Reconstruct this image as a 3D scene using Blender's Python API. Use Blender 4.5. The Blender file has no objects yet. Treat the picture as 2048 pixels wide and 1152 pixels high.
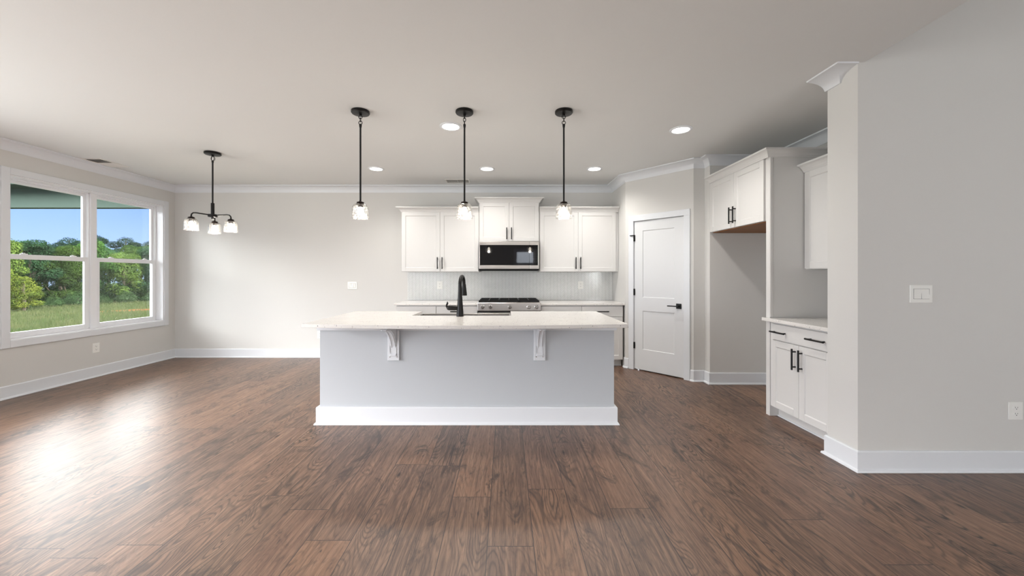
import bpy, bmesh, math, random
from mathutils import Vector, Matrix, noise
random.seed(7)
PI = math.pi
S = bpy.context.scene
COL = S.collection

# ------------------------------------------------------------------ camera
EYE = 1.31                                   # eye height; camera stands at (0,0) and looks along +Y
cam_d = bpy.data.cameras.new('camera'); cam = bpy.data.objects.new('camera', cam_d); COL.objects.link(cam)
cam.location = (0, 0, EYE); cam.rotation_euler = (PI/2, 0, 0)
cam_d.sensor_fit = 'HORIZONTAL'; cam_d.sensor_width = 36
cam_d.lens = 36*760/2048
cam_d.shift_x = (1024-1012)/2048; cam_d.shift_y = (551-576)/2048
cam_d.clip_start = .05; cam_d.clip_end = 600
S.camera = cam
S.view_settings.view_transform = 'Standard'; S.view_settings.look = 'None'
S.view_settings.gamma = 1; S.view_settings.use_curve_mapping = False
S.view_settings.exposure = 0.60

# ------------------------------------------------------------------ sky
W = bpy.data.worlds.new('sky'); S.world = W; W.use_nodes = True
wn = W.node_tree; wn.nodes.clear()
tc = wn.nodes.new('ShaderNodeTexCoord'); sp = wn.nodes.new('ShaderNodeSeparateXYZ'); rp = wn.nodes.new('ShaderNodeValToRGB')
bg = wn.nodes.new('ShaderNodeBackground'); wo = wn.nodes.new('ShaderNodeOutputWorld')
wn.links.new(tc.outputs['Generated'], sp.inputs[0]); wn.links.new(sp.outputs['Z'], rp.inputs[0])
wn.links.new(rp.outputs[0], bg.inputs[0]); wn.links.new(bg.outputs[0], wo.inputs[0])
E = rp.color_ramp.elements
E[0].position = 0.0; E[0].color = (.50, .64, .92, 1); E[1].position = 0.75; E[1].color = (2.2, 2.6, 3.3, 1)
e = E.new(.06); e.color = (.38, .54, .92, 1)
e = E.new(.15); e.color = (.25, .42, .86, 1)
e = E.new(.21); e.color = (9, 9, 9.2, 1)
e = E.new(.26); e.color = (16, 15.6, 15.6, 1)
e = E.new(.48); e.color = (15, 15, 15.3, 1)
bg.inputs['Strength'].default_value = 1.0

def look(o, d):
    o.rotation_euler = Vector(d).to_track_quat('-Z', 'Y').to_euler()
sun_d = bpy.data.lights.new('sun', 'SUN'); sun_d.energy = 9; sun_d.angle = .01; sun_d.color = (1, .96, .88)
sun = bpy.data.objects.new('sun', sun_d); COL.objects.link(sun); look(sun, (-.72, -.2, -.62))

# area lamps added at windows out of view to boost the daylight (each lamp fills the window opening it stands in)
def window_light(name, loc, rz, w, h, power, col):
    l = bpy.data.lights.new(name, 'AREA'); l.shape = 'RECTANGLE'; l.size = w; l.size_y = h; l.energy = power; l.color = col
    o = bpy.data.objects.new(name, l); COL.objects.link(o); o.location = loc; o.rotation_euler = (PI/2, 0, rz); return o
window_light('daylight_boost_side', (-5.36, .35, 1.25), -PI/2, 4.9, 2.0, 120, (.98, .99, 1))
window_light('daylight_boost_rear', (-3.3, -3.55, 1.55), 0, 1.7, 1.4, 18, (.97, .98, 1))
window_light('daylight_boost_foyer', (4.1, -3.55, 1.6), 0, 1.3, 1.3, 56, (1, .98, .95))
LED_W, PEND_W = 6.9, 3.4          # the lamps' own power, used in their builders

# ------------------------------------------------------------------ mesh helpers
class MB:
    def __init__(s): s.v = []; s.f = []
    def box(s, x0, x1, y0, y1, z0, z1):
        if x0 > x1: x0, x1 = x1, x0
        if y0 > y1: y0, y1 = y1, y0
        if z0 > z1: z0, z1 = z1, z0
        n = len(s.v)
        s.v += [(x0,y0,z0),(x1,y0,z0),(x1,y1,z0),(x0,y1,z0),(x0,y0,z1),(x1,y0,z1),(x1,y1,z1),(x0,y1,z1)]
        s.f += [tuple(n+i for i in q) for q in ((0,3,2,1),(4,5,6,7),(0,1,5,4),(1,2,6,5),(2,3,7,6),(3,0,4,7))]
        return s
    def poly_prism(s, pts, axis, a, b):
        """pts: 2D polygon in the plane across `axis`, extruded from a to b along it"""
        n = len(s.v); k = len(pts)
        def P(p, t):
            return {'x': (t, p[0], p[1]), 'y': (p[0], t, p[1]), 'z': (p[0], p[1], t)}[axis]
        s.v += [P(p, a) for p in pts] + [P(p, b) for p in pts]
        s.f += [tuple(range(n, n+k)), tuple(range(n+2*k-1, n+k-1, -1))]
        s.f += [(n+i, n+(i+1) % k, n+k+(i+1) % k, n+k+i) for i in range(k)]
        return s
    def tube(s, path, r, seg=12, closed=False, cap=True):
        path = [Vector(p) for p in path]; n = len(s.v); m = len(path)
        rs = r if isinstance(r, (list, tuple)) else [r]*m
        up = None
        for i, p in enumerate(path):
            if closed: t = (path[(i+1) % m]-path[i-1]).normalized()
            else: t = (path[min(i+1, m-1)]-path[max(i-1, 0)]).normalized()
            if up is None:
                up = Vector((0,0,1)) if abs(t.z) < .9 else Vector((1,0,0))
            u = (up - t*up.dot(t)).normalized(); w = t.cross(u); up = u
            for k in range(seg):
                a = 2*PI*k/seg; s.v.append(tuple(p + (u*math.cos(a)+w*math.sin(a))*rs[i]))
        for i in range(m if closed else m-1):
            j = (i+1) % m
            for k in range(seg):
                s.f.append((n+i*seg+k, n+i*seg+(k+1) % seg, n+j*seg+(k+1) % seg, n+j*seg+k))
        if cap and not closed:
            s.f.append(tuple(n+k for k in reversed(range(seg)))); s.f.append(tuple(n+(m-1)*seg+k for k in range(seg)))
        return s
    def lathe(s, prof, c=(0,0,0), seg=32, axis='z'):
        """prof: list of (r, h); closed on the axis wherever r == 0"""
        n = len(s.v); rings = []
        def P(x, y, h):
            if axis == 'z': return (c[0]+x, c[1]+y, c[2]+h)
            if axis == 'y': return (c[0]+x, c[1]+h, c[2]+y)
            return (c[0]+h, c[1]+x, c[2]+y)
        for r, h in prof:
            if r < 1e-6: rings.append([len(s.v)]); s.v.append(P(0, 0, h))
            else:
                rings.append(list(range(len(s.v), len(s.v)+seg)))
                for k in range(seg):
                    a = 2*PI*k/seg; s.v.append(P(r*math.cos(a), r*math.sin(a), h))
        for A, B in zip(rings, rings[1:]):
            for k in range(seg):
                k2 = (k+1) % seg
                if len(A) == 1 and len(B) == 1: continue
                if len(A) == 1: s.f.append((A[0], B[k2], B[k]))
                elif len(B) == 1: s.f.append((A[k], A[k2], B[0]))
                else: s.f.append((A[k], A[k2], B[k2], B[k]))
        return s
    def sweep(s, path, prof, closed=False):
        """prof (offset into the room, z), swept along a plan path with mitred corners; the room is on the right of the path"""
        m = len(path); k = len(prof); n = len(s.v); P = [Vector(p) for p in path]
        for i in range(m):
            def nr(a, b):
                d = (b-a).normalized(); return Vector((d.y, -d.x))
            if i == 0: nn = nr(P[0], P[1]); sc = 1
            elif i == m-1: nn = nr(P[-2], P[-1]); sc = 1
            else:
                a = nr(P[i-1], P[i]); b = nr(P[i], P[i+1]); nn = (a+b).normalized(); sc = 1/max(.2, nn.dot(a))
            for o, z in prof:
                q = P[i] + nn*o*sc; s.v.append((q.x, q.y, z))
        for i in range(m-1):
            for j in range(k):
                j2 = (j+1) % k
                s.f.append((n+i*k+j, n+(i+1)*k+j, n+(i+1)*k+j2, n+i*k+j2))
        s.f.append(tuple(range(n, n+k))); s.f.append(tuple(range(n+m*k-1, n+(m-1)*k-1, -1)))
        return s
    def shift(s, d, start=0):
        s.v[start:] = [(x+d[0], y+d[1], z+d[2]) for x, y, z in s.v[start:]]; return s
    def mesh(s, name):
        me = bpy.data.meshes.new(name); me.from_pydata(s.v, [], s.f); me.update()
        b = bmesh.new(); b.from_mesh(me); bmesh.ops.recalc_face_normals(b, faces=b.faces); b.to_mesh(me); b.free()
        return me
    def build(s, name, mat, parent=None, bevel=0, smooth=False, loc=None, seg=2):
        me = s.mesh(name); me.materials.append(mat)
        o = bpy.data.objects.new(name, me); COL.objects.link(o)
        if parent: o.parent = parent
        if loc: o.location = loc
        if smooth:
            me.polygons.foreach_set('use_smooth', [True]*len(me.polygons)); me.set_sharp_from_angle(angle=math.radians(38))
        if bevel:
            md = o.modifiers.new('bevel', 'BEVEL'); md.width = bevel; md.segments = seg; md.limit_method = 'ANGLE'; md.angle_limit = math.radians(40)
        return o

def tag(o, label=None, cat=None, group=None, kind=None):
    for k, v in (('label', label), ('category', cat), ('group', group), ('kind', kind)):
        if v: o[k] = v
    return o
def empty(name, loc, rz=0):
    o = bpy.data.objects.new(name, None); COL.objects.link(o); o.location = loc; o.rotation_euler = (0, 0, rz)
    o.empty_display_size = .1; return o
def copy_tree(o, parent=None):
    c = o.copy(); COL.objects.link(c); c.parent = parent
    for ch in [x for x in bpy.data.objects if x.parent == o]: copy_tree(ch, c)
    return c

# ------------------------------------------------------------------ materials
def lin(h):
    h = h.lstrip('#'); r = []
    for i in (0, 2, 4):
        c = int(h[i:i+2], 16)/255; r.append(c/12.92 if c <= .04045 else ((c+.055)/1.055)**2.4)
    return (*r, 1)
class NT:
    def __init__(s, name):
        s.m = bpy.data.materials.new(name); s.m.use_nodes = True; s.t = s.m.node_tree; s.t.nodes.clear()
        s.out = s.t.nodes.new('ShaderNodeOutputMaterial')
    def n(s, typ, **kw):
        x = s.t.nodes.new('ShaderNode'+typ)
        for k, v in kw.items(): setattr(x, k, v)
        return x
    def set(s, sock, v):
        if isinstance(v, bpy.types.NodeSocket): s.t.links.new(v, sock)
        elif v is not None: sock.default_value = v
    def math(s, op, a, b=None, c=None, clamp=False):
        x = s.n('Math', operation=op, use_clamp=clamp); s.set(x.inputs[0], a); s.set(x.inputs[1], b)
        if c is not None: s.set(x.inputs[2], c)
        return x.outputs[0]
    def mix(s, f, a, b, typ='RGBA', blend='MIX'):
        x = s.n('Mix', data_type=typ, blend_type=blend)
        i = (6, 7, 2) if typ == 'RGBA' else (2, 3, 0)
        s.set(x.inputs[0], f); s.set(x.inputs[i[0]], a); s.set(x.inputs[i[1]], b); return x.outputs[i[2]]
    def noise(s, vec, scale, detail=2, rough=.5, dist=0):
        x = s.n('TexNoise'); s.set(x.inputs['Vector'], vec); x.inputs['Scale'].default_value = scale
        x.inputs['Detail'].default_value = detail; x.inputs['Roughness'].default_value = rough; x.inputs['Distortion'].default_value = dist
        return x.outputs['Fac']
    def xyz(s, x, y, z):
        c = s.n('CombineXYZ'); s.set(c.inputs[0], x); s.set(c.inputs[1], y); s.set(c.inputs[2], z); return c.outputs[0]
    def ramp(s, f, stops):
        r = s.n('ValToRGB'); s.set(r.inputs[0], f); el = r.color_ramp.elements
        while len(el) < len(stops): el.new(.5)
        for e_, (p, c) in zip(el, stops): e_.position = p; e_.color = c
        return r.outputs[0]
    def bump(s, h, strength, dist=.01):
        b = s.n('Bump'); b.inputs['Strength'].default_value = strength; b.inputs['Distance'].default_value = dist
        s.set(b.inputs['Height'], h); return b.outputs[0]
    def coord(s, k='Object'):
        return s.n('TexCoord').outputs[k]
    def principled(s, color, rough=.5, metal=0, normal=None, spec=.5, **kw):
        p = s.n('BsdfPrincipled'); s.set(p.inputs['Base Color'], color); s.set(p.inputs['Roughness'], rough)
        s.set(p.inputs['Metallic'], metal); s.set(p.inputs['Specular IOR Level'], spec)
        if normal is not None: s.set(p.inputs['Normal'], normal)
        for k, v in kw.items(): s.set(p.inputs[k], v)
        s.t.links.new(p.outputs[0], s.out.inputs[0]); return p

def simple(name, hexc, rough=.5, metal=0, spec=.5, nscale=0, nstr=.05, var=0):
    t = NT(name); c = lin(hexc); nor = None
    o = t.coord()
    nz = t.noise(o, nscale or 40, 3)
    if nscale: nor = t.bump(nz, nstr, .002)
    col = t.mix(nz, tuple(x*(1-var) for x in c[:3])+(1,), tuple(min(1, x*(1+var)) for x in c[:3])+(1,)) if var else c
    t.principled(col, rough, metal, nor, spec); return t.m

M = {}
M['wall'] = simple('wall_paint', '#d3d2cf', .75, 0, .25, 160, .08, .012)
M['ceil'] = simple('ceiling_paint', '#dedfde', .85, 0, .2, 120, .08, .01)
M['trim'] = simple('trim_enamel', '#dde0e4', .38, 0, .4, 30, .02)
M['cab'] = simple('cabinet_enamel', '#d6d5d3', .36, 0, .45, 40, .02)
M['island'] = simple('island_paint', '#bcc0c4', .5, 0, .3, 60, .03)
M['door'] = simple('door_paint', '#dadcde', .42, 0, .4, 60, .03)
M['plate'] = simple('white_plastic', '#ebebe7', .3, 0, .5)
M['slot'] = simple('dark_slot', '#2a2826', .6)
M['black'] = simple('black_metal', '#0b0a0a', .36, 0, .3, 60, .02)
M['bronze'] = simple('dark_bronze', '#1a0f0b', .4, .7, .5, 60, .03)
M['iron'] = simple('cast_iron', '#0d0d0e', .5, .2, .4, 200, .1)
M['dark'] = simple('black_void', '#050505', .7)
M['raw'] = simple('raw_maple_plywood', '#8c5a2c', .5, 0, .3, 20, .04, .12)
M['chrome'] = simple('chrome', '#c9c9c9', .15, 1)
M['sash'] = simple('vinyl_white', '#ecedf0', .3, 0, .5)
M['beam'] = simple('porch_paint', '#293a31', .6, 0, .3, 20, .03)
M['siding'] = simple('white_siding', '#e6ecf2', .6, 0, .3)
M['vent'] = simple('vent_enamel', '#e2e0db', .4)
M['duct'] = simple('duct_grey', '#55524d', .8)

def steel():
    t = NT('brushed_stainless'); o = t.n('Mapping'); t.set(o.inputs[0], t.coord()); o.inputs['Scale'].default_value = (2, 2, 400)
    nz = t.noise(o.outputs[0], 3, 3)
    t.principled(t.mix(nz, (.42, .40, .39, 1), (.56, .54, .52, 1)), t.math('MULTIPLY_ADD', nz, .12, .26), 1, t.bump(nz, .05, .002)); return t.m
M['steel'] = steel()
def blackglass():
    t = NT('black_glass'); t.principled((.002, .002, .003, 1), .03, 0, None, .5); return t.m
M['bglass'] = blackglass()
def quartz():
    t = NT('white_quartz'); o = t.coord(); nz = t.noise(o, 9, 3)
    base = t.mix(nz, lin('#d9d6d2'), lin('#e6e3df'))
    v = t.n('TexVoronoi', feature='F1'); t.set(v.inputs['Vector'], o); v.inputs['Scale'].default_value = 110
    sc = t.n('SeparateColor'); t.set(sc.inputs[0], v.outputs['Color'])
    spot = t.math('MULTIPLY', t.math('GREATER_THAN', sc.outputs[0], .84), t.math('LESS_THAN', v.outputs['Distance'], .32))
    dark = t.math('MULTIPLY', t.math('GREATER_THAN', sc.outputs[1], .965), t.math('LESS_THAN', v.outputs['Distance'], .4))
    c = t.mix(t.math('MULTIPLY', spot, .35), base, lin('#8f8d8b')); c = t.mix(t.math('MULTIPLY', dark, .8), c, lin('#4b4845'))
    t.principled(c, .16, 0, None, .5); return t.m
M['quartz'] = quartz()
def tile():
    t = NT('glazed_tile'); o = t.coord(); nz = t.noise(o, 25, 2)
    t.principled(t.mix(nz, lin('#e0e2e1'), lin('#ecedec')), .12, 0, t.bump(nz, .12, .004), .6); return t.m
M['tile'] = tile(); M['grout'] = simple('grout', '#b0b1af', .8)
def pane():
    t = NT('window_glass'); a = t.n('BsdfTransparent'); g = t.n('BsdfGlossy'); g.inputs['Roughness'].default_value = .01
    fr = t.n('Fresnel'); fr.inputs[0].default_value = 1.3; x = t.n('MixShader')
    a.inputs[0].default_value = (.96, .985, .98, 1)
    t.t.links.new(fr.outputs[0], x.inputs[0]); t.t.links.new(a.outputs[0], x.inputs[1]); t.t.links.new(g.outputs[0], x.inputs[2])
    t.t.links.new(x.outputs[0], t.out.inputs[0]); return t.m
M['pane'] = pane()
def seeded():
    t = NT('seeded_glass'); o = t.coord()
    v = t.n('TexVoronoi'); t.set(v.inputs['Vector'], o); v.inputs['Scale'].default_value = 55
    nz = t.noise(o, 45, 3); h = t.math('ADD', nz, t.math('MULTIPLY', v.outputs['Distance'], .5))
    b = t.bump(h, .9, .01)
    a = t.n('BsdfTransparent'); a.inputs[0].default_value = (.93, .93, .92, 1)
    g = t.n('BsdfGlossy'); g.inputs['Roughness'].default_value = .08; t.set(g.inputs['Normal'], b)
    tr = t.n('BsdfTranslucent'); tr.inputs[0].default_value = (.9, .88, .85, 1); t.set(tr.inputs['Normal'], b)
    lw = t.n('LayerWeight'); lw.inputs[0].default_value = .35; t.set(lw.inputs['Normal'], b)
    f = t.math('MULTIPLY_ADD', lw.outputs['Facing'], .5, .04, clamp=True)
    m1 = t.n('MixShader'); t.set(m1.inputs[0], f); t.t.links.new(a.outputs[0], m1.inputs[1]); t.t.links.new(g.outputs[0], m1.inputs[2])
    sp_ = t.math('MULTIPLY', t.math('GREATER_THAN', nz, .60), .05)
    m2 = t.n('MixShader'); t.set(m2.inputs[0], t.math('ADD', sp_, .004)); t.t.links.new(m1.outputs[0], m2.inputs[1]); t.t.links.new(tr.outputs[0], m2.inputs[2])
    t.t.links.new(m2.outputs[0], t.out.inputs[0]); return t.m
M['seeded'] = seeded()
def emit(name, col, st):
    t = NT(name); e_ = t.n('Emission'); e_.inputs[0].default_value = col; e_.inputs[1].default_value = st
    t.t.links.new(e_.outputs[0], t.out.inputs[0]); return t.m
M['bulb'] = emit('glowing_bulb', (1, .9, .78, 1), 15)
M['led'] = emit('led_diffuser', (1, .95, .88, 1), 9)

def floor_mat():
    t = NT('laminate_planks'); o = t.coord(); sx = t.n('SeparateXYZ'); t.set(sx.inputs[0], o)
    X, Y = sx.outputs[0], sx.outputs[1]
    u = t.math('MULTIPLY_ADD', X, 1/.225, .402+100); col = t.math('FLOOR', u); fu = t.math('FRACT', u)
    w1 = t.n('TexWhiteNoise', noise_dimensions='1D'); t.set(w1.inputs['W'], col)
    v = t.math('MULTIPLY_ADD', Y, 1/1.42, t.math('MULTIPLY_ADD', w1.outputs['Value'], 5, 50)); row = t.math('FLOOR', v); fv = t.math('FRACT', v)
    w2 = t.n('TexWhiteNoise', noise_dimensions='2D'); t.set(w2.inputs['Vector'], t.xyz(col, row, 0))
    sc = t.n('SeparateColor'); t.set(sc.inputs[0], w2.outputs['Color']); r1, r2, r3 = sc.outputs
    ox = t.math('MULTIPLY', r1, 60); oy = t.math('MULTIPLY', r2, 60); oz = t.math('MULTIPLY', r3, 30)
    def P(ax, ay):
        return t.xyz(t.math('MULTIPLY_ADD', X, ax, ox), t.math('MULTIPLY_ADD', Y, ay, oy), oz)
    # knots bend the grain around them
    vo = t.n('TexVoronoi'); t.set(vo.inputs['Vector'], P(5.2, 1.9)); vo.inputs['Scale'].default_value = 1; vo.inputs['Randomness'].default_value = 1
    kd = vo.outputs['Distance']
    bend = t.math('POWER', t.math('SUBTRACT', 1, t.math('MULTIPLY', kd, 1.9), clamp=True), 2.0)
    n0 = t.noise(P(4.4, .60), 1, 2.0, .5, .5)
    wob = t.noise(P(30, 6), 1, 2)
    n1 = t.math('ADD', t.math('ADD', n0, t.math('MULTIPLY', bend, .16)), t.math('MULTIPLY', wob, .006))
    rings = t.math('SINE', t.math('MULTIPLY', n1, 215)); rings = t.math('MULTIPLY_ADD', rings, .5, .5)
    rings = t.math('POWER', rings, 3.0)
    fib = t.noise(P(190, 9), 1, 3, .7)
    fib2 = t.noise(P(60, 2.6), 1, 4, .7, .3)
    blot = t.noise(P(7, 2.2), 1, 6, .72, 1.6)
    big = t.noise(P(3.0, .8), 1, 3)
    tone = t.ramp(r3, [(0, lin('#604c41')), (.3, lin('#6b564a')), (.6, lin('#74594b')), (.85, lin('#826552')), (1, lin('#8c6c55'))])
    hue = t.mix(t.math('MULTIPLY', r2, .35), tone, lin('#7c5f4b'))
    c = t.mix(t.math('MULTIPLY', t.math('SUBTRACT', fib2, .42, clamp=True), 3.0, clamp=True), hue, lin('#a98b74'))
    c = t.mix(t.math('MULTIPLY', rings, t.math('MULTIPLY_ADD', big, 2.2, t.math('MULTIPLY_ADD', r1, -.75, -.32), clamp=True)), c, lin('#2f211b'))
    fm = t.math('MULTIPLY', t.math('SUBTRACT', fib, .51, clamp=True), 3.6, clamp=True)
    c = t.mix(fm, c, lin('#382822'))
    dk = t.math('MULTIPLY', t.math('SUBTRACT', blot, .53, clamp=True), 9, clamp=True)
    dk = t.math('MULTIPLY', dk, t.math('MULTIPLY_ADD', fib2, 1.6, -.05, clamp=True))
    c = t.mix(t.math('MULTIPLY', dk, .85), c, lin('#251a17'))
    kn = t.math('MULTIPLY', t.math('SUBTRACT', .115, t.math('ADD', kd, t.math('MULTIPLY', fib2, .07)), clamp=True), 20, clamp=True)
    c = t.mix(t.math('MULTIPLY', kn, .9), c, lin('#1a110f'))
    chk = t.noise(P(48, 7), 1, 2, .5, .6)                           # short dark checks
    c = t.mix(t.math('MULTIPLY', t.math('SUBTRACT', chk, .70, clamp=True), 14, clamp=True), c, lin('#1d1411'))
    c = t.mix(1.0, c, (.76, .695, .645, 1), blend='MULTIPLY')
    # joints
    du = t.math('MULTIPLY', t.math('MINIMUM', fu, t.math('SUBTRACT', 1, fu)), .225)
    dv = t.math('MULTIPLY', t.math('MINIMUM', fv, t.math('SUBTRACT', 1, fv)), 1.42)
    d = t.math('MINIMUM', du, dv); j = t.math('LESS_THAN', d, .0022)
    c = t.mix(t.math('MULTIPLY', j, .85), c, lin('#1c1411'))
    h = t.math('SUBTRACT', t.math('MULTIPLY_ADD', fib, -.3, t.math('MULTIPLY', rings, -.3)), t.math('MULTIPLY', j, 2))
    t.principled(c, t.math('MULTIPLY_ADD', fib, .10, .35), 0, t.bump(h, .2, .002), .7); return t.m
M['floor'] = floor_mat()

# ================================================================== SETTING
H = 2.74; XL = -5.30; YB = 6.08; XS = 1.70; XR = 3.20; YR = -3.5; SX = 2.356; SY = 2.545; SY2 = 2.784; CX = 2.40; XF = 6.2; HF = 5.4
def struct(o): o['kind'] = 'structure'; return o
def wall_holes(axis, a0, a1, z0, z1, t0, t1, holes):
    """wall slab spanning a0..a1 along axis, thickness t0..t1, with rectangular holes (b0,b1,c0,c1)"""
    m = MB(); xs = sorted({a0, a1, *[h[0] for h in holes], *[h[1] for h in holes]}); zs = sorted({z0, z1, *[h[2] for h in holes], *[h[3] for h in holes]})
    for x0, x1 in zip(xs, xs[1:]):
        for p, q in zip(zs, zs[1:]):
            cx, cz = (x0+x1)/2, (p+q)/2
            if any(h[0] < cx < h[1] and h[2] < cz < h[3] for h in holes): continue
            if axis == 'x': m.box(x0, x1, t0, t1, p, q)
            else: m.box(t0, t1, x0, x1, p, q)
    return m
WIN = (4.05, 5.88, .61, 2.39)
SIDE = (-2.15, 2.85, .2, 2.3)
struct(MB().box(XL-.2, XF+.2, YR-.2, YB+.2, -.2, 0).build('floor', M['floor']))
struct(wall_holes('y', YR, YB+.2, 0, H, XL-.2, XL, [WIN, SIDE]).build('wall_left', M['wall']))
struct(MB().box(XL-.2, XS, YB, YB+.2, 0, H).build('wall_back', M['wall']))
pantry = MB().box(XS, XS+.12, 5.41, YB+.2, 0, H)
struct(pantry.build('wall_pantry_side', M['wall']))
struct(MB().box(2.457, XR+.15, 4.58, 4.70, 0, H).build('wall_alcove', M['wall']))
struct(MB().box(2.32, 2.58, 4.70, 4.82, 0, H).build('wall_pantry_return', M['wall']))
struct(MB().box(XR, XR+.15, SY2, 4.58, 0, H).build('wall_right', M['wall']))
struct(MB().box(SX, XF+.2, SY, SY2, 0, HF+.1).build('wall_foyer', M['wall']))
struct(MB().box(XF, XF+.2, YR-.2, SY, 0, HF+.1).build('wall_foyer_side', M['wall']))
REAR = [(-4.2, -2.4, .8, 2.3), (.38, 1.12, 1.76, 2.28)]
struct(wall_holes('x', XL-.2, CX-.12, 0, H, YR-.2, YR, REAR).build('wall_rear', M['wall']))
struct(wall_holes('x', CX-.12, XF, 0, HF+.1, YR-.2, YR, [(3.4, 4.8, .9, 2.3)]).build('wall_foyer_rear', M['wall']))
struct(MB().box(CX-.12, CX, YR, SY-.001, H+.03, HF+.1).build('wall_upper_landing', M['wall']))
cm = MB().box(XL-.2, CX, YR-.2, SY, H-.002, H+.03).box(XL-.2, SX, SY, 3.30, H-.002, H+.03).box(SX, XR+.15, SY2, 3.30, H-.002, H+.03).box(XL-.2, XR+.15, 3.30, YB+.2, H, H+.032)
struct(cm.build('ceiling', M['ceil']))
struct(MB().box(CX-.12, XF+.2, YR-.2, SY2, HF, HF+.2).build('ceiling_foyer', M['ceil']))
# angled pantry wall with its door opening
DA = Vector((XS, 5.41)); DB = Vector((2.32, 4.70)); DL = (DB-DA).length; DRZ = math.atan2(DB.y-DA.y, DB.x-DA.x)
D0, D1, DH = .148*DL, .872*DL, 2.06
dw = MB().box(0, D0-.012, 0, .11, 0, H).box(D1+.012, DL, 0, .11, 0, H).box(D0-.012, D1+.012, 0, .11, DH+.012, H)
o = dw.build('wall_pantry_door', M['wall']); o.location = (DA.x, DA.y, 0); o.rotation_euler.z = DRZ; struct(o)

# crown moulding and baseboards
CROWN = [(0, H-.105), (.006, H-.105), (.007, H-.100)] + [(.104-.095*math.cos(a_)**1.1, H-.100+.086*math.sin(a_)) for a_ in [i*PI/2/10 for i in range(1, 11)]] + [(.106, H-.002), (0, H-.002)]
ROOM = [(XL, YR), (XL, YB), (XS, YB), (XS, 5.41), (2.32, 4.70), (2.457, 4.70), (2.457, 4.58), (XR, 4.58), (XR, SY2)]
struct(MB().sweep(ROOM, CROWN).build('trim_1', M['trim'], None, 0, True))
CR2 = [(o_*1.36, H+(z-H)*.74-.0005) for o_, z in CROWN]
struct(MB().sweep([(SX, 2.80), (SX, 2.68), (SX+.002, 2.68)], CR2).build('trim_2', M['trim'], None, 0, True))
BASE = [(0, 0), (.030, 0), (.030, .006), (.026, .015), (.016, .020), (.015, .022), (.015, .132), (.010, .140), (0, .140)]
def base(name, path): return struct(MB().sweep(path, BASE).build(name, M['trim'], bevel=.0015, seg=1))
base('baseboard_left', [(XL, YR), (XL, YB-.0)])
base('baseboard_back', [(XL+.0005, YB), (-1.57, YB)])
dn = (DB-DA).normalized()
base('baseboard_pantry', [(XS, 5.455), (XS, 5.41), tuple(DA+dn*(D0-.085))])
base('baseboard_alcove', [tuple(DA+dn*(D1+.085)), (2.32, 4.70), (2.457, 4.70), (2.457, 4.58), (XR, 4.58), (XR, 3.61)])
base('baseboard_right', [(2.44, SY2), (SX, SY2), (SX, SY), (XF, SY)])

# ---- pantry door
d = empty('door_1', (DA.x, DA.y, 0), DRZ); struct(d)
cs = MB()
cs.box(D0-.082, D0-.006, -.018, 0, 0, DH+.004).box(D1+.006, D1+.082, -.018, 0, 0, DH+.004).box(D0-.082, D1+.082, -.018, 0, DH+.004, DH+.082)
cs.build('door_casing', M['trim'], d, .003)
jm = MB().box(D0-.012, D0-.003, -.004, .11, 0, DH+.012).box(D1+.003, D1+.012, -.004, .11, 0, DH+.012).box(D0-.003, D1+.003, -.004, .11, DH+.003, DH+.012)
jm.box(D0-.003, D1+.003, .052, .07, 0, .0004)
jm.build('door_jamb', M['trim'], d)
def panel_door(w, h, th, st, rails, y0=0, rec=.008):
    """slab with recessed panels; rails: list of (z0,z1) solid rails"""
    m = MB().box(0, st, y0, y0+th, 0, h).box(w-st, w, y0, y0+th, 0, h)
    for a, b in rails: m.box(st, w-st, y0, y0+th, a, b)
    for (a, b), (c_, e_) in zip(rails, rails[1:]):
        m.box(st, w-st, y0+rec, y0+th-rec, b, c_)
        # sloped sticking
        k = .006
        n = len(m.v)
        for (x0, x1, z0, z1) in ((st, w-st, b, c_),):
            o1 = [(x0, z0), (x1, z0), (x1, z1), (x0, z1)]; i1 = [(x0+k, z0+k), (x1-k, z0+k), (x1-k, z1-k), (x0+k, z1-k)]
            m.v += [(x, y0+.001, z) for x, z in o1] + [(x, y0+rec, z) for x, z in i1]
            m.f += [(n+i, n+(i+1) % 4, n+4+(i+1) % 4, n+4+i) for i in range(4)]
    return m
dd = panel_door(D1-D0, DH-.018, .035, .122, [(0, .28), (.81, .995), (1.91, DH-.018)], .004)
dd.shift((D0, 0, .016)); slab = dd.build('door_slab', M['door'], d)
hd = MB().box(D1-.095, D1-.029, -.006, .004, .885, .951)
hd.tube([(D1-.062, -.006, .918), (D1-.062, -.045, .918)], .010)
hd.box(D1-.19, D1-.050, -.054, -.040, .911, .925)
hd.build('door_handle', M['black'], slab, .0015, True)
for z in (.34, 1.08, 1.83):
    hb = MB().tube([(D0-.002, -.010, z-.045), (D0-.002, -.010, z+.045)], .007).box(D0-.012, D0+.012, -.006, -.0005, z-.045, z+.045)
    if z > 1.5: hb.box(D0-.045, D0-.004, -.030, -.020, z+.03, z+.042).tube([(D0-.045, -.034, z+.036), (D0-.045, -.016, z+.036)], .007)
    hb.build('hinge', M['black'], d, 0, True)
MB().box(D0, D1, .12, .16, -.001, DH).build('closet_shade_board', M['dark'], d)  # black board behind the slab, painted shade for the gap under the door

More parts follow.
